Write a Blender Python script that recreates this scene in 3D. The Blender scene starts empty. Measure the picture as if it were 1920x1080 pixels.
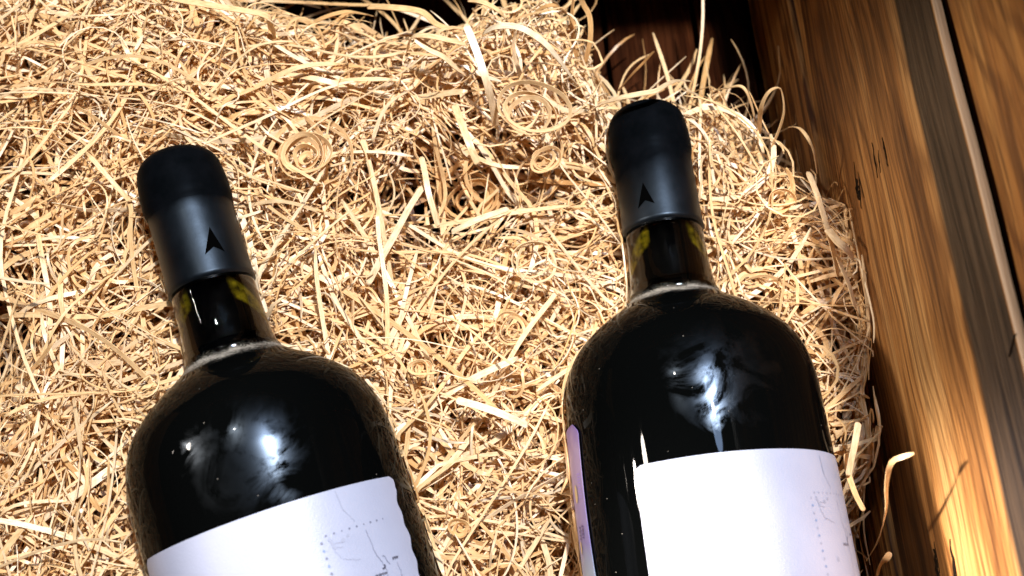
import bpy, bmesh, math, random
import numpy as np
from mathutils import Vector, Matrix
random.seed(7); rng = np.random.default_rng(11)
sc = bpy.context.scene; COL = sc.collection
R_ = math.radians
# ------------------------------------------------------------------ camera
FPX = 2000.; TH = R_(20.6); D0 = .361; ROLL = R_(-4.2)
CP = np.array([0, -D0*math.sin(TH), D0*math.cos(TH)])
CV = np.array([0, math.sin(TH), -math.cos(TH)])
_x = np.array([1., 0, 0]); _u = np.cross(_x, CV)
CX = _x*math.cos(ROLL)+_u*math.sin(ROLL); CU = -_x*math.sin(ROLL)+_u*math.cos(ROLL)
cd = bpy.data.cameras.new('camera'); cam = bpy.data.objects.new('camera', cd); COL.objects.link(cam)
cd.sensor_width = 36; cd.lens = FPX/1920*36; cd.clip_start = .01; cd.clip_end = 20
m = Matrix.Identity(4)
for i in range(3):
    m[i][0] = CX[i]; m[i][1] = CU[i]; m[i][2] = -CV[i]; m[i][3] = CP[i]
cam.matrix_world = m; sc.camera = cam
cd.dof.use_dof = True; cd.dof.focus_distance = .342; cd.dof.aperture_fstop = 13.0

def at(px, py, z=0.):                       # a pixel of the photo on the level z
    d = CV+CX*(px-960)/FPX-CU*(py-540)/FPX
    return CP+d*((z-CP[2])/d[2])
def at_wall(px, py, xw):                    # a pixel of the photo on the side wall
    d = CV+CX*(px-960)/FPX-CU*(py-540)/FPX
    return CP+d*((xw-CP[0])/d[0])
# ------------------------------------------------------------------ world and lamps
w = bpy.data.worlds.new('World'); sc.world = w; w.use_nodes = True
bg = w.node_tree.nodes['Background']; bg.inputs[0].default_value = (.55, .65, 1, 1); bg.inputs[1].default_value = .008
vs = sc.view_settings; vs.view_transform = 'Standard'; vs.look = 'None'; vs.gamma = 1; vs.exposure = 0
def aim(o, p, q):
    o.location = p; o.rotation_euler = (Vector(q)-Vector(p)).to_track_quat('-Z', 'Y').to_euler()
def area(name, p, q, sx, sy, power, col, shape='RECTANGLE', spread=180):
    l = bpy.data.lights.new(name, 'AREA'); l.shape = shape; l.size = sx; l.size_y = sy
    l.energy = power; l.color = col; l.spread = R_(spread)
    o = bpy.data.objects.new(name, l); COL.objects.link(o); aim(o, p, q); return o
def spot(name, p, q, power, col, size, blend, rad):
    l = bpy.data.lights.new(name, 'SPOT'); l.energy = power; l.color = col
    l.spot_size = R_(size); l.spot_blend = blend; l.shadow_soft_size = rad
    o = bpy.data.objects.new(name, l); COL.objects.link(o); aim(o, p, q); return o
area('ceiling_lamp', (.185, .155, .93), (0, 0, 0), .030, .030, 12.6, (1, .95, .87), 'DISK')
area('ceiling_panel', (.20, .20, 1.0), (0, 0, 0), .15, .18, 7.0, (.45, .64, 1), 'ELLIPSE')
spot('wall_spotlight', (-.46, .03, .36), (.119, -.088, .035), 12, (1, .88, .76), 25, .35, .022)
spot('corner_spotlight', (-.50, .00, .25), (.119, -.132, .040), 72, (1, .88, .78), 13, .9, .022)
spot('shop_lamp', (-.22, .21, .75), (.02, -.02, 0), 3.6, (1, .95, .88), 60, .6, .012)

# ------------------------------------------------------------------ materials
def mat(name):
    m = bpy.data.materials.new(name); m.use_nodes = True
    nt = m.node_tree; return m, nt, nt.nodes['Principled BSDF']
def N(nt, typ, **kw):
    n = nt.nodes.new(typ)
    for k, v in kw.items():
        if k.startswith('_'): setattr(n, k[1:], v)
        else: n.inputs[k.replace('__', ' ')].default_value = v
    return n
def ramp(nt, stops):
    n = nt.nodes.new('ShaderNodeValToRGB'); e = n.color_ramp.elements
    while len(e) > 1: e.remove(e[-1])
    e[0].position = stops[0][0]; e[0].color = (*stops[0][1], 1) if hasattr(stops[0][1], '__len__') else (*(stops[0][1],)*3, 1)
    for p, c in stops[1:]:
        k = e.new(p); k.color = (*c, 1) if hasattr(c, '__len__') else (c, c, c, 1)
    return n
def mixc(nt, f, a, b, mode='MIX'):
    n = nt.nodes.new('ShaderNodeMix'); n.data_type = 'RGBA'; n.blend_type = mode
    for s, v in ((0, f), (6, a), (7, b)):
        if hasattr(v, 'links') or hasattr(v, 'is_linked'): nt.links.new(v, n.inputs[s])
        else: n.inputs[s].default_value = v if s == 0 else (*v, 1)
    return n.outputs[2]
def math_(nt, op, a, b=0., c=None, clamp=False):
    n = nt.nodes.new('ShaderNodeMath'); n.operation = op; n.use_clamp = clamp
    for i, v in enumerate((a, b, c)):
        if v is None: continue
        if hasattr(v, 'is_linked'): nt.links.new(v, n.inputs[i])
        else: n.inputs[i].default_value = v
    return n.outputs[0]

def straw_material():
    m, nt, p = mat('wood_wool')
    a = N(nt, 'ShaderNodeAttribute', _attribute_name='tone')
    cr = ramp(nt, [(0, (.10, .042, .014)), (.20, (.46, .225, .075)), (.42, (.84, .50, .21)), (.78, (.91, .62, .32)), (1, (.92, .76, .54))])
    nt.links.new(a.outputs['Fac'], cr.inputs[0])
    uv = N(nt, 'ShaderNodeUVMap', _uv_map='uv')
    mp = N(nt, 'ShaderNodeMapping'); mp.inputs['Scale'].default_value = (60, 5, 1)
    nt.links.new(uv.outputs[0], mp.inputs[0])
    no = N(nt, 'ShaderNodeTexNoise', Scale=1., Detail=4., Roughness=.6)
    nt.links.new(mp.outputs[0], no.inputs[0])
    r2 = ramp(nt, [(.3, (.74, .66, .56)), (.6, (1, 1, 1))]); nt.links.new(no.outputs[0], r2.inputs[0])
    c = mixc(nt, 1., cr.outputs[0], r2.outputs[0], 'MULTIPLY')
    nt.links.new(c, p.inputs['Base Color'])
    bp = N(nt, 'ShaderNodeBump', Strength=.5, Distance=.0002); nt.links.new(no.outputs[0], bp.inputs['Height'])
    nt.links.new(bp.outputs[0], p.inputs['Normal'])
    p.inputs['Roughness'].default_value = .36; p.inputs['Specular IOR Level'].default_value = .5
    return m
STRAW = straw_material()

def wood_material(name, light, mid, dark, band=False, rough=.5):
    m, nt, p = mat(name)
    tc = N(nt, 'ShaderNodeTexCoord')
    oi = N(nt, 'ShaderNodeObjectInfo')
    ad = N(nt, 'ShaderNodeVectorMath', _operation='ADD')
    sc3 = N(nt, 'ShaderNodeVectorMath', _operation='SCALE'); 
    cb = N(nt, 'ShaderNodeCombineXYZ'); nt.links.new(oi.outputs['Random'], cb.inputs[0]); nt.links.new(oi.outputs['Random'], cb.inputs[1])
    nt.links.new(cb.outputs[0], sc3.inputs[0]); sc3.inputs['Scale'].default_value = 3.
    nt.links.new(tc.outputs['Object'], ad.inputs[0]); nt.links.new(sc3.outputs[0], ad.inputs[1])
    # slow warp so that the grain bends
    wn = N(nt, 'ShaderNodeTexNoise', Scale=9., Detail=2.); nt.links.new(ad.outputs[0], wn.inputs[0])
    ws = N(nt, 'ShaderNodeVectorMath', _operation='SCALE'); nt.links.new(wn.outputs['Color'], ws.inputs[0]); ws.inputs['Scale'].default_value = .011
    wa = N(nt, 'ShaderNodeVectorMath', _operation='ADD'); nt.links.new(ad.outputs[0], wa.inputs[0]); nt.links.new(ws.outputs[0], wa.inputs[1])
    def grain(s, sy, det, src=wa):
        mp = N(nt, 'ShaderNodeMapping'); mp.inputs['Scale'].default_value = (s, sy, s)
        nt.links.new(src.outputs[0], mp.inputs[0])
        n = N(nt, 'ShaderNodeTexNoise', Scale=1., Detail=det, Roughness=.55); nt.links.new(mp.outputs[0], n.inputs[0]); return n.outputs[0]
    g1 = grain(85, 4.5, 4.); g2 = grain(560, 13, 4.); g3 = grain(30, 6, 2., ad); g4 = grain(1900, 45, 3., ad)
    c1 = ramp(nt, [(.30, dark), (.46, mid), (.62, light), (.8, mid)]); nt.links.new(g1, c1.inputs[0])
    c2 = ramp(nt, [(.38, (.26, .20, .15)), (.50, (1, 1, 1))]); nt.links.new(g2, c2.inputs[0])
    c = mixc(nt, .5, c1.outputs[0], c2.outputs[0], 'MULTIPLY')
    c3 = ramp(nt, [(.35, (.62, .55, .5)), (.6, (1.0, 1.0, 1.0))]); nt.links.new(g3, c3.inputs[0])
    c = mixc(nt, .7, c, c3.outputs[0], 'MULTIPLY')
    c4 = ramp(nt, [(.38, (.5, .44, .38)), (.52, (1, 1, 1))]); nt.links.new(g4, c4.inputs[0])
    c = mixc(nt, .8, c, c4.outputs[0], 'MULTIPLY')
    # growth rings cut lengthwise: lines that wander, crowd and open into arches
    lw = N(nt, 'ShaderNodeTexNoise', Scale=1., Detail=3.); mpw = N(nt, 'ShaderNodeMapping'); mpw.inputs['Scale'].default_value = (14, 5, 14)
    nt.links.new(ad.outputs[0], mpw.inputs[0]); nt.links.new(mpw.outputs[0], lw.inputs[0])
    sw = N(nt, 'ShaderNodeSeparateXYZ'); nt.links.new(ad.outputs[0], sw.inputs[0])
    wv = math_(nt, 'SINE', math_(nt, 'MULTIPLY_ADD', lw.outputs[0], 95., math_(nt, 'MULTIPLY', sw.outputs[2], 900.)))
    wv = math_(nt, 'ADD', wv, math_(nt, 'MULTIPLY_ADD', g2, 1.6, -.8))
    c5 = ramp(nt, [(.0, (.38, .30, .24)), (.45, (1, 1, 1))]); nt.links.new(math_(nt, 'MULTIPLY_ADD', wv, .5, .5), c5.inputs[0])
    c = mixc(nt, .62, c, c5.outputs[0], 'MULTIPLY')
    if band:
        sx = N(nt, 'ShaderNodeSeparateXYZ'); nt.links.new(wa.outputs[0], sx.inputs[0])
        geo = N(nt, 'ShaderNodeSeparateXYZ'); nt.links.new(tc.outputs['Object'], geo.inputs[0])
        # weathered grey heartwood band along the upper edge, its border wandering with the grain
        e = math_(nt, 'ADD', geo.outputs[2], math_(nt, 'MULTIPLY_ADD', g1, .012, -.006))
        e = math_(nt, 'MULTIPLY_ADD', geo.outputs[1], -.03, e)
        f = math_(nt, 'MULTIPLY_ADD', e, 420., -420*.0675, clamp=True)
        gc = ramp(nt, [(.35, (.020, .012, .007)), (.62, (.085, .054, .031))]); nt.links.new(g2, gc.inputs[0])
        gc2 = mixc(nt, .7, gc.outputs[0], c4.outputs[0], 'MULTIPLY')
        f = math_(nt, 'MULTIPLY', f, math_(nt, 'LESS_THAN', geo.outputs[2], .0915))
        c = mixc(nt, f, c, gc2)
        c = mixc(nt, math_(nt, 'MULTIPLY', math_(nt, 'GREATER_THAN', geo.outputs[2], .0922), .85), c, (.70, .52, .36))  # pale top edge: its lit look is put into the colour
        # dark tight late-wood lines low on the plank
        f2 = math_(nt, 'MULTIPLY_ADD', geo.outputs[2], -55., .45, clamp=True)
        lc = ramp(nt, [(.42, (.28, .2, .15)), (.5, (1, 1, 1))]); 
        mp = N(nt, 'ShaderNodeMapping'); mp.inputs['Scale'].default_value = (520, 5, 520); nt.links.new(wa.outputs[0], mp.inputs[0])
        nn = N(nt, 'ShaderNodeTexNoise', Scale=1., Detail=1.); nt.links.new(mp.outputs[0], nn.inputs[0]); nt.links.new(nn.outputs[0], lc.inputs[0])
        c = mixc(nt, f2, c, mixc(nt, 1., c, lc.outputs[0], 'MULTIPLY'))
    nt.links.new(c, p.inputs['Base Color'])
    hh = math_(nt, 'ADD', g2, math_(nt, 'MULTIPLY', g4, .4))
    bp = N(nt, 'ShaderNodeBump', Strength=.7, Distance=.0006); nt.links.new(hh, bp.inputs['Height'])
    nt.links.new(bp.outputs[0], p.inputs['Normal'])
    p.inputs['Roughness'].default_value = rough; p.inputs['Specular IOR Level'].default_value = .35
    return m
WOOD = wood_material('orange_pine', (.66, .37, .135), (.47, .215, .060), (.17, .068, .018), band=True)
WOOD2 = wood_material('orange_pine_plain', (.62, .31, .085), (.44, .19, .045), (.17, .062, .015))
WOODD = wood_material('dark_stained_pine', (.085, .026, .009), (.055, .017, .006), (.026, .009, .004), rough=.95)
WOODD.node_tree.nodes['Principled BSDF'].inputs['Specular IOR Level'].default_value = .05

def simple(name, col, rough=.5, spec=.5, metal=0):
    m, nt, p = mat(name); p.inputs['Base Color'].default_value = (*col, 1)
    p.inputs['Roughness'].default_value = rough; p.inputs['Specular IOR Level'].default_value = spec
    p.inputs['Metallic'].default_value = metal; return m

def body_glass():
    m, nt, p = mat('black_bottle_glass')
    tc = N(nt, 'ShaderNodeTexCoord')
    sx = N(nt, 'ShaderNodeSeparateXYZ'); nt.links.new(tc.outputs['Object'], sx.inputs[0])
    # s = distance from the bottle's mouth; dust gathers round the foot of the neck
    s = math_(nt, 'SUBTRACT', .300, sx.outputs[2])
    d = math_(nt, 'ABSOLUTE', math_(nt, 'SUBTRACT', s, .0755))
    near = math_(nt, 'MULTIPLY_ADD', d, -300., 1., clamp=True)
    n1 = N(nt, 'ShaderNodeTexNoise', Scale=2600., Detail=6., Roughness=.75); nt.links.new(tc.outputs['Object'], n1.inputs[0])
    n2 = N(nt, 'ShaderNodeTexNoise', Scale=70., Detail=3., Roughness=.6, Distortion=1.2); nt.links.new(tc.outputs['Object'], n2.inputs[0])
    a = math_(nt, 'ADD', math_(nt, 'MULTIPLY', near, .17), math_(nt, 'MULTIPLY', n1.outputs[0], 1.))
    a = math_(nt, 'ADD', a, math_(nt, 'MULTIPLY', n2.outputs[0], .36))
    f = ramp(nt, [(.76, 0.), (.94, 1.)]); nt.links.new(a, f.inputs[0])
    fg = math_(nt, 'MULTIPLY', f.outputs[0], math_(nt, 'MULTIPLY', near, 2., clamp=True))
    # single specks of dust everywhere
    v = N(nt, 'ShaderNodeTexVoronoi', Scale=330.); nt.links.new(tc.outputs['Object'], v.inputs[0])
    sp = math_(nt, 'LESS_THAN', v.outputs['Distance'], .055)
    wn = N(nt, 'ShaderNodeSeparateColor'); nt.links.new(v.outputs['Color'], wn.inputs[0])
    sp = math_(nt, 'MULTIPLY', sp, math_(nt, 'GREATER_THAN', wn.outputs[0], .86))
    ff = math_(nt, 'MAXIMUM', fg, math_(nt, 'MULTIPLY', sp, .4))
    c = mixc(nt, math_(nt, 'MULTIPLY', ff, .75), (.0012, .0014, .0014), (.55, .50, .42))
    nt.links.new(c, p.inputs['Base Color'])
    # hazy highlight put into the specular: a broken soft lobe under the gloss
    oi = N(nt, 'ShaderNodeObjectInfo'); cb = N(nt, 'ShaderNodeCombineXYZ'); nt.links.new(oi.outputs['Random'], cb.inputs[0])
    va = N(nt, 'ShaderNodeVectorMath', _operation='ADD'); nt.links.new(tc.outputs['Object'], va.inputs[0]); nt.links.new(cb.outputs[0], va.inputs[1])
    n3 = N(nt, 'ShaderNodeTexNoise', Scale=46., Detail=8., Roughness=.66, Distortion=1.6); nt.links.new(va.outputs[0], n3.inputs[0])
    fr = ramp(nt, [(.44, 0.), (.56, 1.)]); nt.links.new(n3.outputs[0], fr.inputs[0])
    # the highlight haze is masked to the upper side of the shoulder
    dz = math_(nt, 'MULTIPLY', math_(nt, 'SUBTRACT', s, .110), 1/.017); dx = math_(nt, 'MULTIPLY', math_(nt, 'ADD', sx.outputs[0], .003), 1/.016)
    rr = math_(nt, 'ADD', math_(nt, 'MULTIPLY', dz, dz), math_(nt, 'MULTIPLY', dx, dx))
    zone = math_(nt, 'SUBTRACT', math_(nt, 'MULTIPLY_ADD', n2.outputs[0], -3.2, 2.9), rr, clamp=True)
    zone = math_(nt, 'MULTIPLY', zone, math_(nt, 'GREATER_THAN', sx.outputs[1], 0.))
    nt.links.new(math_(nt, 'MULTIPLY', math_(nt, 'MULTIPLY', fr.outputs[0], zone), .40), p.inputs['Specular IOR Level'])
    p.inputs['Roughness'].default_value = .25; p.inputs['Specular Tint'].default_value = (.62, .78, 1, 1)
    p.inputs['Coat Weight'].default_value = .55; p.inputs['Coat Roughness'].default_value = .025; p.inputs['Coat IOR'].default_value = 1.15
    nt.links.new(math_(nt, 'MULTIPLY_ADD', ff, .6, .02, clamp=True), p.inputs['Coat Roughness'])
    n4 = N(nt, 'ShaderNodeTexNoise', Scale=45., Detail=2.); nt.links.new(tc.outputs['Object'], n4.inputs[0])
    bp = N(nt, 'ShaderNodeBump', Strength=.35, Distance=.0004); nt.links.new(n4.outputs[0], bp.inputs['Height'])
    nt.links.new(bp.outputs[0], p.inputs['Coat Normal'])
    return m
GLASSB = body_glass()
def neck_glass():
    m, nt, p = mat('clear_neck_glass')
    p.inputs['Base Color'].default_value = (.93, .93, .86, 1); p.inputs['Transmission Weight'].default_value = 1
    p.inputs['IOR'].default_value = 1.5; p.inputs['Roughness'].default_value = .0
    tc = N(nt, 'ShaderNodeTexCoord')
    n4 = N(nt, 'ShaderNodeTexNoise', Scale=120., Detail=2.); nt.links.new(tc.outputs['Object'], n4.inputs[0])
    bp = N(nt, 'ShaderNodeBump', Strength=.4, Distance=.0004); nt.links.new(n4.outputs[0], bp.inputs['Height'])
    nt.links.new(bp.outputs[0], p.inputs['Normal'])
    return m
GLASSN = neck_glass()
def wine_material():
    m, nt, p = mat('dark_wine')
    tc = N(nt, 'ShaderNodeTexCoord'); sx = N(nt, 'ShaderNodeSeparateXYZ'); nt.links.new(tc.outputs['Object'], sx.inputs[0])
    s = math_(nt, 'SUBTRACT', .300, sx.outputs[2])
    # amber glints of light painted into the colour, only at both sides
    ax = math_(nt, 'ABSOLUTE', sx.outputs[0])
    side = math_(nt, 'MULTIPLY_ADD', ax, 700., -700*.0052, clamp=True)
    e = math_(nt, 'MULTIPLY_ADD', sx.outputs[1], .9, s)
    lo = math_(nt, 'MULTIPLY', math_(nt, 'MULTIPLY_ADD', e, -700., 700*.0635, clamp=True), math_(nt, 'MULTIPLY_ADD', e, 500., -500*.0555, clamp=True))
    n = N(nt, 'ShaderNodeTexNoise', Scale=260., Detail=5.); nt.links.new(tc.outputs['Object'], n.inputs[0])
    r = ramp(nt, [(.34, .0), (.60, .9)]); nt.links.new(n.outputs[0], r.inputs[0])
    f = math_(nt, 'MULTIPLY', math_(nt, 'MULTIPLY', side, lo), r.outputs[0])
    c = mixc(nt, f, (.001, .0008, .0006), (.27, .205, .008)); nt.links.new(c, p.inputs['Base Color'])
    p.inputs['Roughness'].default_value = .3; p.inputs['Specular IOR Level'].default_value = .05
    return m
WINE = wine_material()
def capsule_material(name, s0, s1, lean):
    m, nt, p = mat(name)
    tc = N(nt, 'ShaderNodeTexCoord')
    n = N(nt, 'ShaderNodeTexNoise', Scale=160., Detail=5., Roughness=.6); nt.links.new(tc.outputs['Object'], n.inputs[0])
    r = ramp(nt, [(.35, (.0015, .002, .0025)), (.65, (.003, .0035, .0045))]); nt.links.new(n.outputs[0], r.inputs[0])
    nt.links.new(r.outputs[0], p.inputs['Base Color'])
    rr = ramp(nt, [(.3, .38), (.7, .46)]); nt.links.new(n.outputs[0], rr.inputs[0]); nt.links.new(rr.outputs[0], p.inputs['Roughness'])
    # gleam put into the specular: almost none above, blue-tinted below
    sx = N(nt, 'ShaderNodeSeparateXYZ'); nt.links.new(tc.outputs['Object'], sx.inputs[0])
    s = math_(nt, 'ADD', math_(nt, 'SUBTRACT', .300, sx.outputs[2]), math_(nt, 'MULTIPLY', sx.outputs[0], lean))
    n5 = N(nt, 'ShaderNodeTexNoise', Scale=90., Detail=3.); nt.links.new(tc.outputs['Object'], n5.inputs[0])
    s = math_(nt, 'MULTIPLY_ADD', n5.outputs[0], .004, s)
    sf = math_(nt, 'MULTIPLY_ADD', s, 1/(s1-s0), -(s0+.002)/(s1-s0), clamp=True)
    nt.links.new(math_(nt, 'MULTIPLY_ADD', sf, .42, .01), p.inputs['Specular IOR Level'])
    p.inputs['Specular Tint'].default_value = (.6, .78, 1, 1)
    bp = N(nt, 'ShaderNodeBump', Strength=.25, Distance=.0003); nt.links.new(n.outputs[0], bp.inputs['Height'])
    nt.links.new(bp.outputs[0], p.inputs['Normal']); return m
CAPL = capsule_material('black_capsule_foil', .0225, .0265, 0.); CAPR = capsule_material('black_capsule_foil_slant_gleam', .026, .042, -.25)
def paper_material():
    m, nt, p = mat('white_label_paper')
    tc = N(nt, 'ShaderNodeTexCoord')
    n = N(nt, 'ShaderNodeTexNoise', Scale=60., Detail=4.); nt.links.new(tc.outputs['Object'], n.inputs[0])
    r = ramp(nt, [(.3, (.35, .375, .49)), (.7, (.385, .41, .525))]); nt.links.new(n.outputs[0], r.inputs[0])
    nt.links.new(r.outputs[0], p.inputs['Base Color'])
    n2 = N(nt, 'ShaderNodeTexNoise', Scale=1400., Detail=4., Roughness=.7); nt.links.new(tc.outputs['Object'], n2.inputs[0])
    bp = N(nt, 'ShaderNodeBump', Strength=.35, Distance=.00025); nt.links.new(n2.outputs[0], bp.inputs['Height'])
    nt.links.new(bp.outputs[0], p.inputs['Normal'])
    p.inputs['Roughness'].default_value = .38; p.inputs['Specular IOR Level'].default_value = .5; return m
PAPER = paper_material()
INK = simple('faded_grey_ink', (.17, .18, .25), .6); INKD = simple('dark_ink', (.06, .06, .09), .6); INKB = simple('pale_blue_ink', (.20, .27, .44), .6)
INKL = simple('very_pale_ink', (.31, .33, .43), .6)
GLOSSK = simple('gloss_black_print', (.001, .001, .001), .6, 0.)
def strip_material():
    m, nt, p = mat('lilac_strip_paper')
    tc = N(nt, 'ShaderNodeTexCoord'); sx = N(nt, 'ShaderNodeSeparateXYZ'); nt.links.new(tc.outputs['Object'], sx.inputs[0])
    s = math_(nt, 'SUBTRACT', .300, sx.outputs[2])
    n = N(nt, 'ShaderNodeTexNoise', Scale=150., Detail=3.); nt.links.new(tc.outputs['Object'], n.inputs[0])
    a = math_(nt, 'MULTIPLY_ADD', s, 12., math_(nt, 'MULTIPLY_ADD', n.outputs[0], .16, -1.475))
    r = ramp(nt, [(0, (.17, .11, .36)), (.10, (.32, .24, .42)), (.22, (.34, .26, .48)), (.42, (.22, .19, .44)), (.56, (.29, .37, .46)), (.8, (.26, .40, .42))])
    nt.links.new(a, r.inputs[0]); nt.links.new(r.outputs[0], p.inputs['Base Color']); p.inputs['Roughness'].default_value = .4
    return m
STRIP = strip_material()
TAN = simple('tan_print', (.62, .47, .26), .5)
HOLE = simple('split_in_wood', (.012, .007, .004), .9, .1)

# ------------------------------------------------------------------ mesh helpers
def link(name, me, material=None, parent=None):
    o = bpy.data.objects.new(name, me); COL.objects.link(o)
    if material: me.materials.append(material)
    if parent is not None: o.parent = parent
    return o
def tag(o, label=None, cat=None, group=None, kind=None):
    for k, v in (('label', label), ('category', cat), ('group', group), ('kind', kind)):
        if v: o[k] = v
    return o
def mesh(name, verts, faces, smooth=True):
    me = bpy.data.meshes.new(name); me.from_pydata([tuple(v) for v in verts], [], faces)
    if smooth: me.shade_smooth()
    return me
def lathe(name, prof, material, parent, n=96, caps=True):
    """prof = [(s, r)] with s measured from the mouth; built in the bottle's own frame, base at z=0"""
    vs, fs = [], []
    for s, r in prof:
        for k in range(n):
            a = 2*math.pi*k/n; vs.append((-math.sin(a)*r, math.cos(a)*r, .300-s))
    for i in range(len(prof)-1):
        for k in range(n):
            k2 = (k+1) % n; fs.append((i*n+k, i*n+k2, (i+1)*n+k2, (i+1)*n+k))
    if caps:
        fs.append(tuple(range(n))[::-1]); fs.append(tuple((len(prof)-1)*n+k for k in range(n)))
    me = mesh(name, vs, fs)
    bm = bmesh.new(); bm.from_mesh(me); bmesh.ops.recalc_face_normals(bm, faces=bm.faces); bm.to_mesh(me); bm.free()
    o = link(name, me, material, parent); return o
def smooth_prof(p, sub=6):
    out = []
    for i in range(len(p)-1):
        p0 = p[max(i-1, 0)]; p1 = p[i]; p2 = p[i+1]; p3 = p[min(i+2, len(p)-1)]
        for k in range(sub):
            t = k/sub
            out.append(tuple(.5*((2*p1[j])+(-p0[j]+p2[j])*t+(2*p0[j]-5*p1[j]+4*p2[j]-p3[j])*t*t+(-p0[j]+3*p1[j]-3*p2[j]+p3[j])*t**3) for j in (0, 1)))
    out.append(p[-1]); return out
MM = .001
BODY = smooth_prof([(a*MM, b*MM) for a, b in [(70, 12.6), (73, 14.6), (75.5, 16.6), (78.5, 20.4), (82, 25.6), (86.5, 31), (92, 35.8), (98.5, 38.8), (106, 40.3), (116, 40.7), (150, 40.7)]]) + \
       [(a*MM, b*MM) for a, b in [(200, 40.6), (285, 40.3), (293, 39.8), (298, 37.5), (300, 34), (299, 28), (290, 16), (288, 4)]]
NECK = [(a*MM, b*MM) for a, b in [(48, 13.3), (52, 13.35), (58, 13.45), (64, 13.7), (69, 14.1), (72, 14.7), (74.2, 15.6), (75.2, 15.0)]]
CAPP = smooth_prof([((.7+a*.986)*MM, b*MM) for a, b in [(0, 4.5), (.5, 7.2), (1.6, 9.8), (3.2, 11.8), (5.4, 13.2), (8.5, 13.9), (12, 14.3), (17, 14.5), (19.5, 14.4), (21.5, 13.95), (24, 13.75), (30, 13.7), (40, 13.75), (49.5, 13.95)]], 4)
def rad_at(s):
    s = np.asarray(s)
    P = np.array(CAPP[:-1]+[(.0496, .0134)]+NECK[2:6]+BODY[13:])
    P = P[np.argsort(P[:, 0])]
    return np.interp(s, P[:, 0], P[:, 1])
def patch(name, outline_fn, s0, s1, material, parent, off=.00015, ns=40, na=40, thick=.0002):
    """curved sheet: outline_fn(s) -> (angle0, angle1) in degrees, angle 0 faces up"""
    vs, fs = [], []
    for lay in (1, 0):
        for i in range(ns+1):
            s = s0+(s1-s0)*i/ns; a0, a1 = outline_fn(s)
            for k in range(na+1):
                a = R_(a0+(a1-a0)*k/na); r = float(rad_at(s))+off+thick*lay
                vs.append((-math.sin(a)*r, math.cos(a)*r, .300-s))
    W = na+1; L = (ns+1)*W
    for i in range(ns):
        for k in range(na):
            q = i*W+k; fs.append((q, q+1, q+W+1, q+W)); fs.append((L+q, L+q+W, L+q+W+1, L+q+1))
    for k in range(na):
        fs.append((k, L+k, L+k+1, k+1)); q = ns*W+k; fs.append((q, q+1, L+q+1, L+q))
    for i in range(ns):
        q = i*W; fs.append((q, q+W, L+q+W, L+q)); q = i*W+na; fs.append((q, L+q, L+q+W, q+W))
    me = mesh(name, vs, fs, False)
    bm = bmesh.new(); bm.from_mesh(me); bmesh.ops.recalc_face_normals(bm, faces=bm.faces)
    for f in bm.faces: f.smooth = True
    for e in bm.edges:
        if len(e.link_faces) == 2 and e.calc_face_angle() > .8: e.smooth = False
    bm.to_mesh(me); bm.free()
    return link(name, me, material, parent)
def print_marks(name, polys, material, parent, off=.0005, base_r=None):
    """flat print: polygons [(angle_deg, s), ...] laid on the paper"""
    vs, fs = [], []
    for po in polys:
        b = len(vs)
        for a, s in po:
            r = (base_r or float(rad_at(s)))+off; a = R_(a); vs.append((-math.sin(a)*r, math.cos(a)*r, .300-s))
        fs.append(tuple(range(b, b+len(po))))
    return link(name, mesh(name, vs, fs, False), material, parent)
DEG = math.degrees(1/41.4)*.001*1000     # degrees per mm on the body /1000
def dpm(): return math.degrees(.001/.0414)
def dot(a, s, rmm, n=7, el=1.):
    return [(a+rmm*dpm()*math.cos(2*math.pi*k/n)*(1+.2*random.random()), s+rmm*el*.001*math.sin(2*math.pi*k/n)) for k in range(n)]
def stroke(pts, wmm):
    out = []
    for (a0, s0), (a1, s1) in zip(pts[:-1], pts[1:]):
        dx = (a1-a0)/dpm(); dy = (s1-s0)*1000; L = math.hypot(dx, dy) or 1e-6
        nx, ny = -dy/L*wmm/2, dx/L*wmm/2
        out.append([(a0+nx*dpm(), s0+ny*.001), (a0-nx*dpm(), s0-ny*.001), (a1-nx*dpm(), s1-ny*.001), (a1+nx*dpm(), s1+ny*.001)])
    return out
def squiggle(a0, s0, a1, s1, n, jit, wmm):
    pts = []
    for i in range(n+1):
        t = i/n; pts.append((a0+(a1-a0)*t+random.uniform(-jit, jit)*dpm(), s0+(s1-s0)*t+random.uniform(-jit, jit)*.001))
    return stroke(pts, wmm)
def scribble(a0, s0, length, n, h, wmm):     # an unreadably small word: a run of short upright strokes
    out = []
    for i in range(n):
        a = a0+length*i/n*dpm(); k = random.uniform(.4, 1)*h
        out += stroke([(a, s0-k*.0005), (a+random.uniform(-.2, .3)*dpm(), s0+k*.0005)], wmm)
        if random.random() < .6: out += stroke([(a, s0), (a+length/n*dpm(), s0+random.uniform(-.3, .3)*.001)], wmm*.8)
    return out

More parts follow.
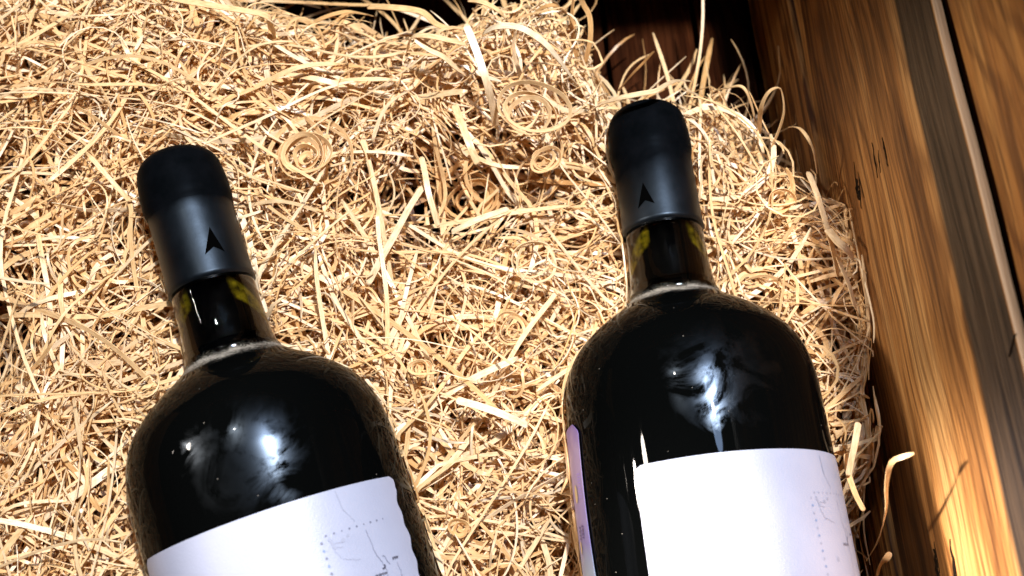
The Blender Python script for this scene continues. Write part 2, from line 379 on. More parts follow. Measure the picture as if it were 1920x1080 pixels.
# ------------------------------------------------------------------ bottles
BOT = []
def bottle(name, top, body, s_top, s_body, label, CAPS):
    """top/body = two world points on the axis at distances s_top/s_body from the mouth"""
    A = (Vector(top)-Vector(body)).normalized()
    Y = (Vector((0, 0, 1))-A*A.z).normalized(); X = Y.cross(A)
    base = Vector(top)-A*(.300-s_top)
    e = bpy.data.objects.new(name, None); COL.objects.link(e)
    mm = Matrix.Identity(4)
    for i in range(3): mm[i][0] = X[i]; mm[i][1] = Y[i]; mm[i][2] = A[i]; mm[i][3] = base[i]
    e.matrix_world = mm; e.empty_display_size = .02
    tag(e, label, 'wine bottle', 'wine bottles lying in the crate')
    BOT.append((np.array(base), np.array(A), np.array(Y)))
    lathe('body', BODY, GLASSB, e, 128)
    lathe('neck', NECK, GLASSN, e, 96)
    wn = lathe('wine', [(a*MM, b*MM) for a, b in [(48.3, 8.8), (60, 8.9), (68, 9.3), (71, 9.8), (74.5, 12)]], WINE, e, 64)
    cp = lathe('capsule', [(.00055, .0003)]+CAPP, CAPS, e, 96)
    return e, cp
ZL = .013
left, capL = bottle('wine_bottle', at(399, 541, ZL+.006), at(489, 850, ZL+.000), .0495, .0495+.0665, 'black wine bottle far from the plank wall, its wide label torn along one edge', CAPL)
right, capR = bottle('wine_bottle', at(1244, 437, 0), at(1301, 790, 0), .0495, .0495+.0665, 'black wine bottle beside the plank wall with a lilac paper strip along its flank', CAPR)
# arrowhead on the capsules
def arrow(cp, a0, s0, k=1., rot=0.):
    pts = [(0, -3.6), (2.3, 3.2), (-.1, 1.7), (-2.5, 3.4)]
    g = math.degrees(.001/.0137); c, s_ = math.cos(rot), math.sin(rot)
    po = [(a0+(x*c-y*s_)*g*k, s0+(x*s_+y*c)*.001*k) for x, y in pts]
    vs = []
    # split each half so that the print follows the curve
    tri = []
    P = po
    for T in ((P[0], P[1], P[2]), (P[0], P[2], P[3])):
        n = 4
        for i in range(n):
            for j in range(n-i):
                def q(u, v): return (T[0][0]+(T[1][0]-T[0][0])*u/n+(T[2][0]-T[0][0])*v/n, T[0][1]+(T[1][1]-T[0][1])*u/n+(T[2][1]-T[0][1])*v/n)
                tri.append([q(i, j), q(i+1, j), q(i, j+1)])
                if i+j < n-1: tri.append([q(i+1, j), q(i+1, j+1), q(i, j+1)])
    print_marks('arrowhead_print', tri, GLOSSK, cp, off=.00012)
arrow(capL, 27, .0385, 1.3, 0.05); arrow(capR, -27, .0400, 1.25)
# labels -----------------------------------------------------------
def rounded(a0, a1, s0, rmm=2.2, wavy=None):
    def f(s):
        d = (s-s0)*1000; c = 0
        if d < rmm: c = (rmm-math.sqrt(max(rmm*rmm-(rmm-d)**2, 0)))*dpm()
        w0 = wavy(s) if wavy else 0
        return a0+c, a1-c+w0
    return f
LS = .1345
def tear(s):
    d = (s-LS+.0082)*1000
    return -(1.2*max(0, math.sin(d*.22-.6))+.10*d*.9+.5*math.sin(d*.9)*(d > 5))*1.3
labL = patch('label', rounded(-59, 66, LS-.0072, wavy=tear), LS-.0072, LS+.11, PAPER, left, ns=110, na=48)
labR = patch('label', rounded(-37, 69.5, LS), LS, LS+.11, PAPER, right, ns=110, na=48)
def label_print(lab, a0, s0, k, strong):
    """faded chart print: dotted frame, coast lines and tiny place names"""
    dots = []; blue = []; 
    for i in range(9): dots.append(dot(a0+2.4+i*2.15*k*dpm()*1.1, s0-.0006-i*.00002, .32*(1-.3*(i % 3 == 2))))
    for i in range(13): (blue if i % 2 else dots).append(dot(a0+.1*i, s0+.001+i*.0021, .36, el=1.2))
    print_marks('dotted_frame', dots, INK if strong else INKL, lab); print_marks('dotted_border', blue, INKB, lab)
    ln = []
    ln += squiggle(a0+11, s0-.0115, a0+12, s0-.006, 6, .12, .35); ln += squiggle(a0+12, s0-.006, a0+15.5, s0-.002, 6, .15, .15)
    ln += squiggle(a0+4, s0+.004, a0+6, s0+.0065, 5, .2, .2); ln += squiggle(a0+6, s0+.0065, a0+12.5, s0+.008, 8, .3, .15)
    ln += squiggle(a0+5, s0+.002, a0+8.5, s0+.0023, 5, .1, .2); ln += squiggle(a0+5, s0+.0032, a0+7.5, s0+.0035, 5, .1, .2)
    print_marks('faint_lines', ln, INKL, lab)
    cs = squiggle(a0+19, s0+.001, a0+20, s0+.0075, 12, .22, .16)+squiggle(a0+20, s0+.0075, a0+22.5, s0+.0125, 10, .3, .2)+squiggle(a0+22.5, s0+.0125, a0+22.5, s0+.026, 22, .3, .18)
    cs += squiggle(a0+29.5, s0+.012, a0+29.5, s0+.026, 24, .4, .15)+squiggle(a0+23, s0+.009, a0+25, s0+.0115, 5, .3, .25)
    print_marks('coast_line', cs, INK if strong else INKL, lab)
    wd = scribble(a0+17, s0+.0137, 4.2, 11, 1.1, .22)+squiggle(a0+21.5, s0+.0128, a0+22.6, s0+.0115, 5, .35, .5)+scribble(a0+27.5, s0+.0105, 2.2, 7, .8, .25)
    print_marks('place_names', wd, INKD if strong else INK, lab)
    bl = squiggle(a0+3.2, s0+.0005, a0+4.6, s0+.0036, 5, .2, .8)+[dot(a0+8.4, s0+.0018, .6), dot(a0+10.8, s0+.0010, .45), dot(a0+9.8, s0+.018, .5, el=1.6)]
    print_marks('smudges', bl, INKL, lab)
label_print(labL, 22, .1395, 1., True)
label_print(labR, 35, .1475, .9, False)
# lilac tax strip on the right bottle
def strip_edge(s):
    d = (s-.119)*1000
    return -90-2.5*math.sin(min(d/30, 1)*1.2), -70+.04*d-3.0*max(0, 1-d/4)
strip = patch('paper_strip', lambda s: (-96., -68-2.2*math.sin((s-.1155)*60)-6*max(0, 1-(s-.1155)/.003)), .1155, .215, STRIP, right, off=.0004, ns=80, na=10)
cod = []
for r0 in (0, 1):
    for i in range(5): cod += [dot(-80+r0*4.4+random.uniform(-.3, .3), .1465+i*.0009, .42, 5)]
    for i in range(4): cod += stroke([(-81.5+r0*4.4, .1466+i*.0011), (-79+r0*4.4, .1468+i*.0011)], .3)
print_marks('stamped_numerals', cod, simple('violet_ink', (.10, .06, .22), .5), strip, off=.0009)
print_marks('printed_patch', [dot(-79.5, .1365, 1.5, 14, 1.9), dot(-82, .1525, .9, 10, 2.2), [(-95, .1665), (-68, .1632), (-68, .1645), (-95, .1682)]], TAN, strip, off=.0008)
print_marks('printed_lines', sum([stroke([(-75, .131+i*.0009), (-71.5, .1312+i*.0009)], .3) for i in range(9)], []), simple('lilac_ink', (.34, .24, .62), .5), strip, off=.0008)

# ------------------------------------------------------------------ crate
def box(name, lo, hi, material, parent, seg=24, wob=.0004, bev=.0012, seed=0):
    """a sawn plank: subdivided along its length, slightly uneven, edges eased"""
    lo = np.array(lo, float); hi = np.array(hi, float); L = int(np.argmax(hi-lo))
    bm = bmesh.new(); bmesh.ops.create_cube(bm, size=1)
    for v in bm.verts:
        for i in range(3): v.co[i] = lo[i]+(v.co[i]+.5)*(hi[i]-lo[i])
    long_edges = [e for e in bm.edges if abs((e.verts[0].co-e.verts[1].co)[L]) > 1e-5]
    bmesh.ops.subdivide_edges(bm, edges=long_edges, cuts=seg, use_grid_fill=True)
    ed = [e for e in bm.edges if abs((e.verts[0].co-e.verts[1].co)[L]) > 1e-5 or True]
    sharp = [e for e in bm.edges if len(e.link_faces) == 2 and e.calc_face_angle() > .5]
    bmesh.ops.bevel(bm, geom=sharp, offset=bev, segments=2, affect='EDGES', profile=.6)
    rr = np.random.default_rng(seed+5)
    ph = rr.uniform(0, 6, 6)
    for v in bm.verts:
        t = v.co[L]*60
        for i in range(3):
            if i != L: v.co[i] += wob*(math.sin(t*.7+ph[i])+.5*math.sin(t*1.9+ph[i+3]))
    for f in bm.faces: f.smooth = True
    for e in bm.edges:
        if len(e.link_faces) == 2 and e.calc_face_angle() > .6: e.smooth = False
    me = bpy.data.meshes.new(name); bm.to_mesh(me); bm.free()
    return link(name, me, material, parent)
XW = .119
crate = bpy.data.objects.new('wooden_crate', None); COL.objects.link(crate); crate.location = (0, 0, 0)
tag(crate, 'open wooden crate of stained pine planks holding the straw and both bottles', 'crate')
Y0, Y1 = -.31, .200
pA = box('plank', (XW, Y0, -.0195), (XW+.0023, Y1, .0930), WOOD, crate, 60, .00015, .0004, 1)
pA['label'] = 'wide orange side plank with a grey weathered band along its top edge'
box('plank', (XW-.0015, Y0, -.0760), (XW+.010, Y1, -.0225), WOOD, crate, 30, .0003, .0010, 2)['label'] = 'low side plank mostly hidden behind the straw'
pB = box('plank', (XW+.0026, Y0, .0946), (XW+.0105, Y1, .200), WOOD2, crate, 60, .00025, .0012, 3)
pB['label'] = 'upper side plank above the dark gap'
# outer frame batten that closes the gap from behind
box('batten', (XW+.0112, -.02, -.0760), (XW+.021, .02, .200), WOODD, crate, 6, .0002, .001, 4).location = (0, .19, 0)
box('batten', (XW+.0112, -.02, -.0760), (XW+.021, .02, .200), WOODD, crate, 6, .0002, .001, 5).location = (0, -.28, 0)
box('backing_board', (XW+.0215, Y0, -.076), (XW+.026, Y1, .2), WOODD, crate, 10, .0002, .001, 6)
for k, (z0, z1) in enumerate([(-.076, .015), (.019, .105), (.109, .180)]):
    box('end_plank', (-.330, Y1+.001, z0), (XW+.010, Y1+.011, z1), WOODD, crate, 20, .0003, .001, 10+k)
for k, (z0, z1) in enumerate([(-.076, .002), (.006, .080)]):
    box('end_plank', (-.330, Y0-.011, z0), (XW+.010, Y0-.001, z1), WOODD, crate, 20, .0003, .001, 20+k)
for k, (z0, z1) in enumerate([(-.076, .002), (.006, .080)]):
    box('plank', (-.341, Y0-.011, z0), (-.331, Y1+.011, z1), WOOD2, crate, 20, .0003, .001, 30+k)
box('unseen_shade_slat', (-.330, .150, .182), (XW+.010, .210, .192), WOOD2, crate, 20, .0003, .001, 50)  # unseen slat added above the far end to shade the floor
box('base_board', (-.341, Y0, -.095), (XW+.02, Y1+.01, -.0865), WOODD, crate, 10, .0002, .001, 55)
xs = [-.330, -.262, -.196, -.130, -.064, -.002, .052, .0930, .1170]
for k in range(8):
    box('floor_board', (xs[k], Y0, -.0850), (xs[k+1]-.0022, Y1, -.0765), WOODD, crate, 16, .0003, .001, 40+k)
g = bpy.data.meshes.new('shelf'); g.from_pydata([(-1.5, -1.5, -.0955), (1.5, -1.5, -.0955), (1.5, 1.5, -.0955), (-1.5, 1.5, -.0955)], [], [(0, 1, 2, 3)])
tag(link('shelf', g, WOODD), kind='structure')
# marks in the plank: splits and dents
def gouge(px, py, L, Wd, lean, seed):
    p = at_wall(px, py, XW-.00035); rr = random.Random(seed); n = 9; vs = []; fs = []
    for i in range(n+1):
        t = i/n; y = (t-.5)*L; wd = Wd*math.sin(math.pi*min(max(t, .06), .94))**.7*(.6+.6*rr.random())
        z = lean*y+rr.uniform(-1, 1)*Wd*.25
        vs += [(0, y, z-wd/2), (0, y, z+wd/2), (.0009, y, z)]
    for i in range(n):
        a = i*3; fs += [(a, a+3, a+4, a+1), (a, a+2, a+5, a+3), (a+1, a+4, a+5, a+2)]
    o = link('split', mesh('split', vs, fs), HOLE, pA); o.location = tuple(p)
for g in [(1608, 355, .008, .0032, .12, 1), (1612, 362, .010, .0012, .35, 12), (1604, 338, .012, .0006, .3, 2), (1614, 347, .010, .0004, -.1, 3), (1640, 300, .012, .0011, .1, 4), (1648, 303, .007, .0008, .3, 5),
          (1659, 285, .010, .0015, .05, 6), (1758, 1072, .013, .0034, .05, 7), (1789, 1066, .016, .0024, .1, 8), (1756, 1045, .009, .0006, .05, 9), (1896, 648, .004, .0005, 1.5, 10)]:
    gouge(*g)

# ------------------------------------------------------------------ wood wool
def ribbons(P, width, thick, up, roll, tone, name):
    """P [M,N,3] centre lines -> one mesh of flat strips with real thickness"""
    M, Nn, _ = P.shape
    T = np.gradient(P, axis=1); T /= np.linalg.norm(T, axis=2, keepdims=True)+1e-12
    U = np.broadcast_to(np.asarray(up, float), P.shape).copy()
    B = np.cross(T, U); ln = np.linalg.norm(B, axis=2, keepdims=True); B = B/np.maximum(ln, 1e-6)
    Q = np.cross(B, T)
    c = np.cos(roll)[..., None]; s = np.sin(roll)[..., None]
    S = B*c+Q*s; Nm = np.cross(S, T)
    taper = np.ones(Nn); taper[0] = .45; taper[-1] = .4; taper[1] = .9; taper[-2] = .9
    w = (width[:, None]*taper[None, :])[..., None]*.5; t = thick*.5
    ring = np.stack([P+S*w+Nm*t, P-S*w+Nm*t, P-S*w-Nm*t, P+S*w-Nm*t], axis=2)     # M,N,4,3
    V = ring.reshape(-1, 3)
    idx = (np.arange(M)[:, None, None]*Nn+np.arange(Nn-1)[None, :, None])*4
    k = np.arange(4)[None, None, :]; k2 = (k+1) % 4
    F = np.stack([idx+k, idx+k2, idx+4+k2, idx+4+k], axis=-1).reshape(-1, 4)
    e0 = (np.arange(M)*Nn*4)[:, None]+np.array([3, 2, 1, 0]); e1 = (np.arange(M)*Nn*4+(Nn-1)*4)[:, None]+np.array([0, 1, 2, 3])
    F = np.concatenate([F, e0, e1]); nf = len(F)
    me = bpy.data.meshes.new(name); me.vertices.add(len(V)); me.vertices.foreach_set('co', V.astype(np.float32).ravel())
    me.loops.add(nf*4); me.loops.foreach_set('vertex_index', F.astype(np.int32).ravel())
    me.polygons.add(nf); me.polygons.foreach_set('loop_start', np.arange(0, nf*4, 4, dtype=np.int32))
    me.update(calc_edges=True)
    at_ = me.attributes.new('tone', 'FLOAT', 'POINT'); at_.data.foreach_set('value', np.repeat(tone, Nn*4).astype(np.float32))
    uvl = me.uv_layers.new(name='uv')
    vv = np.tile(np.array([0, 1, 1, 0], float), M*Nn); 
    seglen = np.concatenate([np.zeros((M, 1)), np.cumsum(np.linalg.norm(np.diff(P, axis=1), axis=2), axis=1)], axis=1)
    off = rng.uniform(0, 50, M)
    uu = np.repeat((seglen*60+off[:, None]).ravel(), 4); vq = vv*.05+np.repeat(off, Nn*4)
    UVv = np.stack([vq, uu], axis=1)[F.ravel()]
    uvl.data.foreach_set('uv', UVv.astype(np.float32).ravel())
    ev = np.empty(len(me.edges)*2, np.int32); me.edges.foreach_get('vertices', ev); ev = ev.reshape(-1, 2)
    sh = me.attributes.new('sharp_edge', 'BOOLEAN', 'EDGE'); sh.data.foreach_set('value', np.abs(ev[:, 0]-ev[:, 1]) == 4)
    me.materials.append(STRAW); me.validate(); return me
def push(P, strict=True):
    """keep the strands out of the glass; returns strands to drop"""
    bad = np.zeros(P.shape[0], bool)
    for base, A, Y in BOT:
        X = np.cross(Y, A); d = P-base
        h = d@A; s = .300-h; rx = d@X; ry = d@Y; r = np.hypot(rx, ry)+1e-9
        R = np.where((s > -.002) & (s < .302), rad_at(np.clip(s, 0, .3))+.0012, 0.)
        ins = r < R
        over = ins & (ry > .22*R+.001)
        bad |= over.any(axis=1)
        # lying over the bottle as a bridge
        br = (np.abs(rx) < R*.86) & (ry > 0) & (s > -.001) & (s < .302) & (R > 0)
        bad |= br.any(axis=1)
        ryn = np.minimum(ry/r, .05); rxn = np.sign(rx)*np.sqrt(1-ryn**2)
        # go under where nearer to the middle
        mid = np.abs(rx) < .6*R
        tx = np.where(mid, rx, rxn*R); ty = np.where(mid, -np.sqrt(np.maximum(R**2-rx**2, 0)), ryn*R)
        add = (tx-rx)[..., None]*X+(ty-ry)[..., None]*Y
        P += np.where(ins[..., None], add, 0)
    P[..., 0] = np.minimum(P[..., 0], XW-.0012-.006*sstep((-.02-P[..., 1])/.03))
    P[..., 2] = np.maximum(P[..., 2], -.0755)
    return bad
def sstep(x): x = np.clip(x, 0, 1); return x*x*(3-2*x)
def edge_y(x):      # far rim of the heap
    return .112-.046*sstep((x-.020)/.030)+.050*sstep((-.09-x)/.06)-.040*sstep((x-.082)/.034)-.014*np.exp(-((x+.045)/.035)**2)+.006*np.sin(x*90)+.004*np.sin(x*230+1)
def bed(x, y):
    h = -.006+.016*sstep((-.02-x)/.09)
    h = h+.010*np.exp(-((x+.02)/.06)**2-((y-.085)/.035)**2)
    h = h+.010*np.exp(-((x+.13)/.05)**2-((y-.10)/.04)**2)
    h = h-.024*np.exp(-((x+.012)/.034)**2-((y-.043)/.011)**2)          # hollow between the heaps
    h = h-.045*np.exp(-((x+.188)/.020)**2-((y+.01)/.022)**2)            # dark hollow at the left
    h = h-.020*np.exp(-((x-.010)/.012)**2-((y+.09)/.04)**2)            # sunk beside the right bottle
    h = h-.050*sstep((-.055-y)/.035)*sstep((x-.088)/.012)              # sunk between bottle and plank
    h = h+.003*np.sin(x*70+1)*np.sin(y*83)
    h = h-.062*sstep((y-edge_y(x))/.028)
    return h
def make_strands(n, depth0, depth1, Lm, wmin, wmax, segs, region, curl=1., zamp=.004, tone=(.15, 1.)):
    x0, x1, y0, y1 = region
    cx = rng.uniform(x0, x1, n); cy = rng.uniform(y0, y1, n)
    hol = np.maximum(np.exp(-((cx+.012)/.036)**2-((cy-.040)/.012)**2), np.exp(-((cx+.192)/.022)**2-((cy+.01)/.03)**2))
    hol = np.maximum(hol, np.exp(-((cx+.185)/.03)**2-((cy-.062)/.008)**2))
    keep = (rng.random(n) > .93*hol) & (cy < edge_y(cx)+np.abs(rng.normal(0, .012, n))+.004)
    cx, cy = cx[keep], cy[keep]; n = len(cx)
    Ls = np.clip(rng.lognormal(math.log(Lm), .45, n), .012, .16)
    t = np.linspace(-.5, .5, segs)[None, :]
    # heading changes: constant bend plus slow wander plus a rare kink
    k0 = rng.normal(0, 9., n)*curl; loopy = rng.random(n) < .14*curl
    k0[loopy] += rng.choice([-1, 1], loopy.sum())*rng.uniform(35, 120, loopy.sum())
    fld = 1.9+1.3*np.sin(cx*38+2.1*np.sin(cy*31))+1.1*np.sin(cy*47-cx*19+.6)
    ph = np.where(rng.random(n) < .55, fld+rng.normal(0, .38, n)+math.pi*(rng.random(n) < .5), rng.uniform(0, 6.28, n))
    head = ph[:, None]+k0[:, None]*t*Ls[:, None]+.35*curl*rng.normal(0, 1, n)[:, None]*np.sin(t*7+rng.uniform(0, 6, n)[:, None])
    kink = (rng.random(n) < .22)
    kp = rng.uniform(-.35, .35, n)
    head = head+np.where(kink, rng.normal(0, .9, n), 0)[:, None]*sstep((t-kp[:, None])/.05)
    ds = Ls[:, None]/(segs-1)
    X = np.cumsum(np.cos(head)*ds, axis=1); Y = np.cumsum(np.sin(head)*ds, axis=1)
    X += (cx-X.mean(1))[:, None]; Y += (cy-Y.mean(1))[:, None]
    dz = rng.uniform(depth0, depth1, n)
    Z = bed(X, Y)-dz[:, None]
    # each strand levels out a little instead of hugging the bed, and see-saws
    Z = .45*Z+.55*Z.mean(1, keepdims=True)+np.minimum(rng.normal(0, .22, n), .5)[:, None]*t*Ls[:, None]*.6
    Z += (zamp*rng.random(n))[:, None]*np.sin(t*rng.uniform(4, 14, n)[:, None]+rng.uniform(0, 6, n)[:, None])
    P = np.stack([X, Y, Z], axis=2)
    bad = push(P)
    hx, hy = P[..., 0], P[..., 1]
    hm = np.maximum(np.exp(-((hx+.012)/.036)**2-((hy-.040)/.011)**2), np.exp(-((hx+.192)/.020)**2-((hy+.01)/.026)**2))
    hm = np.maximum(hm, .9*np.exp(-((hx+.180)/.03)**2-((hy-.060)/.008)**2)).max(1)
    if depth0 < .02: bad |= rng.random(len(P)) < .60*hm
    P = P[~bad]; n2 = len(P)
    wd = rng.uniform(wmin, wmax, n2)*rng.choice([.35, .65, .92, 1.15], n2, p=[.2, .3, .35, .15])
    roll = rng.normal(0, .40, n2)[:, None]+rng.normal(0, .6, n2)[:, None]*t+.2*np.sin(t*9+rng.uniform(0, 6, n2)[:, None])
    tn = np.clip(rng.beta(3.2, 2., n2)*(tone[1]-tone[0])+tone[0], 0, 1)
    return P, wd, roll, tn
REG = (-.25, .125, -.20, .185)
allm = []
for args in [(1500, .028, .060, .060, .0017, .0026, 14, REG, .8, .004, (.0, .22)),  # deeper layers get darker tones: shade of the gaps put into the colour
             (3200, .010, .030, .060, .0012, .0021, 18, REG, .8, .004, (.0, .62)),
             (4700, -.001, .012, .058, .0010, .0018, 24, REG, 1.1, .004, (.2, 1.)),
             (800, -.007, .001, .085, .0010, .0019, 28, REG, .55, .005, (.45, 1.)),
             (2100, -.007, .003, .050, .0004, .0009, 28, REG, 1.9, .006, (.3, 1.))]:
    allm.append((args, make_strands(*args)))
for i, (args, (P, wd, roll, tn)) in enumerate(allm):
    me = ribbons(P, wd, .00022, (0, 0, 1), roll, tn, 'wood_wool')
    allm[i] = me
bm = bmesh.new()
base_me = allm[0]
def join_meshes(ms, name):
    obs = [bpy.data.objects.new(name, m_) for m_ in ms]
    for o in obs: COL.objects.link(o)
    with bpy.context.temp_override(active_object=obs[0], selected_editable_objects=obs, selected_objects=obs, object=obs[0]):
        bpy.ops.object.join()
    return obs[0]
bm.free()
straw = join_meshes(allm, 'wood_wool'); straw.name = 'wood_wool'
tag(straw, 'bed of pale tangled wood wool filling the crate around the bottles', 'wood wool', kind='stuff')

# --- single shavings that stand out from the bed
def resample(pts, n):
    pts = np.array(pts, float)
    # Catmull-Rom then even spacing
    q = []
    for i in range(len(pts)-1):
        p0 = pts[max(i-1, 0)]; p1 = pts[i]; p2 = pts[i+1]; p3 = pts[min(i+2, len(pts)-1)]
        for k in range(12):
            t = k/12; q.append(.5*(2*p1+(p2-p0)*t+(2*p0-5*p1+4*p2-p3)*t*t+(-p0+3*p1-3*p2+p3)*t**3))
    q.append(pts[-1]); q = np.array(q)
    L = np.concatenate([[0], np.cumsum(np.linalg.norm(np.diff(q, axis=0), axis=1))])
    u = np.linspace(0, L[-1], n); return np.stack([np.interp(u, L, q[:, j]) for j in range(3)], axis=1)
def shaving(px, wmm, label, roll=.2, twist=.5, tone=.75, n=40, group=None, nm='wood_shaving'):
    pts = [at(a, b, c) for a, b, c in px]
    P = resample(pts, n); o0 = P.mean(0).copy()
    t = np.linspace(-.5, .5, n)
    me = ribbons((P-o0)[None], np.array([wmm*MM]), .00025, (0, 0, 1), (roll+twist*t)[None], np.array([tone]), nm)
    o = link(nm, me); o.location = tuple(o0)
    return tag(o, label, 'wood shaving', group)
def b(px, py, dz):      # height of the bed under a pixel, then dz above it
    p = at(px, py, 0); p = at(px, py, float(bed(p[0], p[1]))); return (px, py, float(bed(p[0], p[1]))+dz)
def S(l, dz=.004): return [b(x, y, dz) if len(r) == 0 else b(x, y, r[0]) for x, y, *r in l]
shaving([(290, -12, .028), (350, 2, .03), (420, 14, .031), (495, 28, .028), (508, 50, .022), (516, 82, .012), (514, 120, .0)], 2.6, 'long pale shaving crossing the top left edge and bending sharply down', .25, .4)
shaving([(906, 62, .02), (935, 49, .026), (975, 52, .026), (1017, 77, .024), (1045, 108, .018), (1072, 145, .008), (1086, 165, .0)], 3.0, 'broad bright shaving arching over the far rim of the heap', .35, .4, .95)
shaving([(873, 45, .026), (892, 92, .024), (912, 152, .020), (924, 200, .010), (930, 240, .0)], 2.6, 'wide straight shaving standing down from the rim below the broad arch', .1, .3, .9)
shaving([(764, 96, .012), (772, 70, .022), (800, 67, .026), (840, 75, .026), (876, 84, .022)], 2.4, 'flat shaving bent at its left end on the far rim', .2, .3, .8)
shaving([(778, 72, .024), (805, 92, .022), (832, 106, .02), (856, 128, .014), (880, 146, .006)], 2.5, 'slanting shaving running down to the right from the bent one', .15, .3, .85)
shaving([(690, 12, .012), (735, 14, .018), (790, 22, .018), (820, 46, .014), (862, 58, .012)], 3.0, 'blurred tan shaving lying behind the far rim', .3, .4, .55)
shaving([(878, 0, .02), (905, 4, .024), (935, 20, .022), (952, 40, .016), (965, 52, .008)], 2.0, 'thin curved shaving dropping from the top edge onto the rim', .3, .6, .7)
shaving([(1080, 150, -.02), (1078, 90, -.01), (1072, 40, .0), (1076, -10, .006)], 2.0, 'blurred brown shaving standing upright at the far right of the heap', .6, 1.2, .35)
shaving([(1096, 200, -.02), (1092, 140, -.008), (1106, 80, .004), (1106, 34, .008), (1094, 8, .006), (1084, -12, .0)], 2.0, 'blurred brown shaving with a hooked top right of the upright one', .5, 1.2, .4)
shaving([(1110, 210, .0), (1124, 196, .008), (1160, 184, .017), (1200, 176, .020), (1230, 170, .019), (1250, 158, .014), (1270, 151, .008), (1296, 152, .0)], 2.4, 'pale shaving curling over the top of the right bottle', .35, .5, .85)
shaving([(1424, 250, .0), (1426, 208, .012), (1436, 180, .018), (1450, 166, .02), (1464, 168, .018), (1470, 205, .012), (1462, 240, .006), (1446, 278, .0)], 1.6, 'tall thin loop standing up beside the low side plank', .8, .8, .7)
shaving([(1340, 170, .004), (1366, 164, .012), (1392, 163, .016), (1407, 190, .012), (1419, 240, .002)], 1.6, 'thin shaving arched left of the tall loop', .5, .6, .65)
shaving([(1480, 238, .004), (1498, 240, .01), (1514, 258, .012), (1526, 285, .008), (1532, 325, .0)], 1.8, 'short curved shaving leaning on the side plank above the bed', .6, .6, .75)
shaving([(1515, 322, .006), (1530, 360, .01), (1546, 410, .008), (1562, 470, .006), (1572, 520, .002)], 2.2, 'long shaving lying along the foot of the side plank', .4, .5, .85)
shaving([(1552, 430, .008), (1570, 452, .012), (1586, 466, .012), (1600, 484, .008)], 3.0, 'short broad shaving poking over the foot of the side plank', .2, .3, .85)
shaving([(1570, 480, .004), (1580, 506, .01), (1592, 535, .012), (1604, 578, .012)], 1.8, 'narrow straight shaving pointing down against the side plank', .5, .3, .8)
shaving([(1714, 850, .055), (1692, 857, .052), (1674, 864, .050), (1666, 884, .046), (1662, 915, .038), (1662, 950, .028), (1654, 990, .014), (1642, 1022, .0), (1624, 1052, -.012)], 1.5, 'lone crooked shaving resting against the orange plank', .45, 1.2, .6)
shaving([(1670, 1036, .01), (1660, 1050, .008), (1648, 1066, .0), (1643, 1100, -.01)], 1.9, 'broad curled end sticking up at the bottom beside the plank', .4, 1.1, .6)
shaving([(1609, 792, .012), (1603, 830, .012), (1596, 862, .010), (1590, 892, .008)], 2.2, 'short wide upright shaving right of the label of the right bottle', .3, .3, .9)
shaving([(1588, 850, .006), (1590, 885, .006), (1603, 925, .006), (1620, 958, .006)], 2.2, 'narrow shaving slanting under the short wide one', .4, .3, .75)
shaving([(225, 866, .006), (190, 893, .009), (150, 922, .009), (100, 956, .008), (64, 985, .005), (34, 1008, .002)], 2.6, 'long bright shaving lying slantwise at the lower left', .15, .2, .95)
shaving([(30, 722, .006), (60, 740, .008), (95, 762, .008), (126, 792, .004)], 2.0, 'pale shaving at the left edge above the lower left heap', .2, .3, .9)
shaving([(689, 534, .004), (712, 490, .007), (736, 448, .009), (766, 392, .009), (794, 348, .006)], 2.4, 'long straight shaving slanting up through the centre of the bed', .15, .2, .9)
shaving([(790, 294, .006), (797, 325, .009), (803, 360, .009), (812, 392, .007), (822, 425, .003)], 2.0, 'straight upright shaving crossing the long central one', .2, .2, .85)
shaving([(852, 196, .008), (867, 236, .012), (882, 275, .012), (896, 308, .008)], 2.6, 'broad shaving falling steeply above the large curl', .15, .2, .8)
shaving([(846, 436, .006), (870, 424, .009), (905, 408, .009), (954, 391, .006)], 2.2, 'short straight shaving just below the large curl', .15, .2, .9)
shaving([(855, 750, .008), (900, 762, .01), (945, 778, .01), (990, 798, .006)], 2.4, 'wide pale shaving lying between the two bottles', .15, .2, .95)
shaving([(330, 205, .008), (360, 140, .014), (385, 75, .016), (402, 20, .012)], 2.8, 'broad tan shaving standing behind the left bottle near the top edge', .3, .3, .6)
shaving([(455, 360, .012), (430, 364, .014), (410, 352, .012)][::-1]+[(480, 352, .010)], 1.0, 'thin dark splinter sticking out beside the left capsule', .3, .2, .2) if False else None

for i, l in enumerate([[(560, 60), (600, 36), (650, 22), (700, 30)], [(470, 66), (520, 80), (585, 78), (640, 90)], [(1160, 170), (1185, 140), (1206, 118), (1226, 96)], [(985, 40), (1010, 18), (1040, 10), (1068, 30), (1080, 62)]]):
    shaving([(a, b_, z) for (a, b_), z in zip(l, [.0, .010, .012, .004, .0])], [2.2, 2.6, 1.0, 2.0][i], ['tan shaving in the dark gap at the top edge, left of the bent one', 'long flat tan shaving spanning the dark gap above the left bottle',
            'very thin dim splinter standing behind the right capsule', 'blurred brown hooked shaving at the top, left of the upright one'][i], .3, .6, [.4, .5, .15, .3][i])

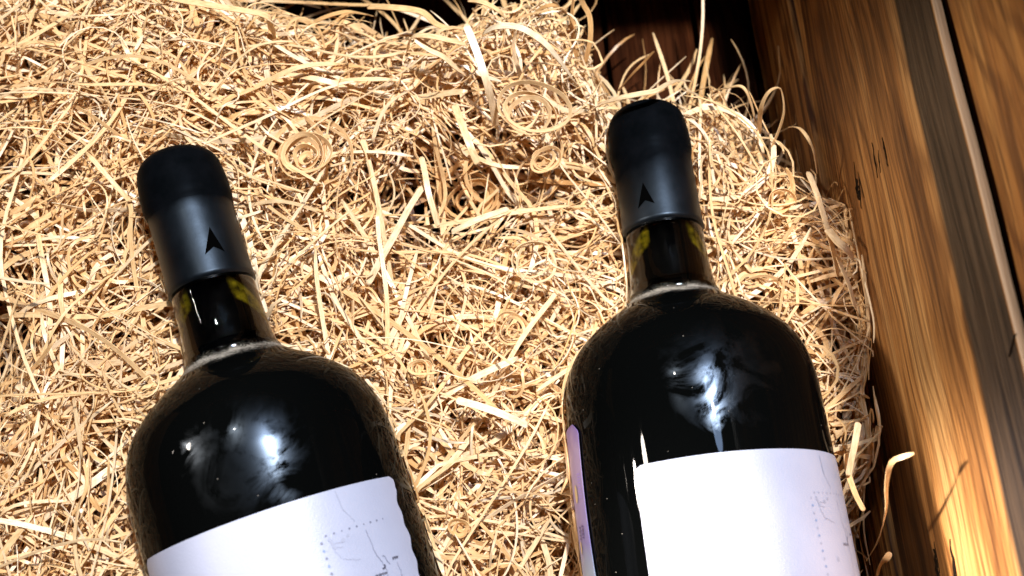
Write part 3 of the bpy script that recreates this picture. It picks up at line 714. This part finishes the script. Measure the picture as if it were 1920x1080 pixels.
# --- rolled curls
def curl(px, py, r0, r1, turns, wmm, tilt, az, label, tone=.7, dz=.003, squash=.9, seed=0):
    rr = np.random.default_rng(seed+100)
    n = int(26*turns)+8; u = np.linspace(0, 1, n)
    z0 = b(px, py, dz+.003); c = at(*z0)
    th = u*turns*2*math.pi+rr.uniform(0, 6)
    r = (r0+(r1-r0)*u**1.15+.0006*np.sin(th*1.3+rr.uniform(0, 6))+.0003*np.sin(th*2.7))
    w1, w2, w3 = rr.uniform(0, 6, 3)
    P = np.stack([np.cos(th)*r+.10*r1*np.sin(th*.31+w1), np.sin(th)*r*(squash+.12*np.sin(th*.23+w2))+.10*r1*np.sin(th*.27+w3), .004*(u-.5)+.10*r1*np.sin(th*.8+w1)+.09*r1*np.sin(th*.37+w2)], axis=1)
    P[-14:] += (np.linspace(0, 1, 14)**2)[:, None]*np.array([math.cos(th[-1]+1.3), math.sin(th[-1]+1.3), -.5])*r1*1.2
    Rm = np.array(Matrix.Rotation(R_(az), 3, 'Z') @ Matrix.Rotation(R_(tilt), 3, 'X'))
    P = P@Rm.T; upv = Rm@np.array([0, 0, 1.])
    me = ribbons(P[None], np.array([wmm*MM]), .00022, upv, (np.full(n, R_(58))+.25*np.sin(th*.6))[None], np.array([tone]), 'wood_curl')
    o = link('wood_curl', me); o.location = tuple(c)
    tag(o, label, 'wood curl', 'rolled curls in the wood wool')
curl(572, 290, .0018, .0105, 5.2, 1.9, 8, 20, 'round pale curl right of the left capsule', .75, .008, .95, 1)
curl(578, 296, .013, .0190, 1.6, 1.6, 10, 60, 'loose outer ring lying round the round pale curl', .72, .006, .85, 2)
curl(882, 372, .0015, .0150, 6.5, 2.0, 28, 30, 'largest brown coiled curl in the hollow at the centre', .45, .006, .82, 3)
curl(1000, 210, .006, .0150, 3.2, 1.8, 16, -20, 'open curl left of the right capsule near the top', .8, .009, .8, 4)
curl(1022, 303, .0012, .0062, 4.4, 1.4, 14, 10, 'small tight curl left of the right capsule', .72, .007, .78, 5)
curl(1004, 484, .0062, .0086, 2.2, 1.2, 12, 40, 'open double ring curl lying mid bed left of the right neck', .85, .007, .9, 6)
curl(790, 690, .0008, .0036, 4.2, 1.2, 10, 0, 'tiny round curl right of the shoulder of the left bottle', .75, .006, .9, 7)
curl(962, 618, .0012, .0064, 4.0, 1.1, 20, 70, 'small loose curl between the necks and shoulders', .7, .006, .9, 8)
curl(866, 990, .0010, .0034, 3.6, 1.4, 10, 0, 'tiny curl at the bottom right of the left label', .5, .006, .85, 9)
curl(1462, 372, .0020, .0060, 2.2, 1.8, 30, 0, 'brown curl in the bed near the foot of the side plank', .5, .006, .8, 10)
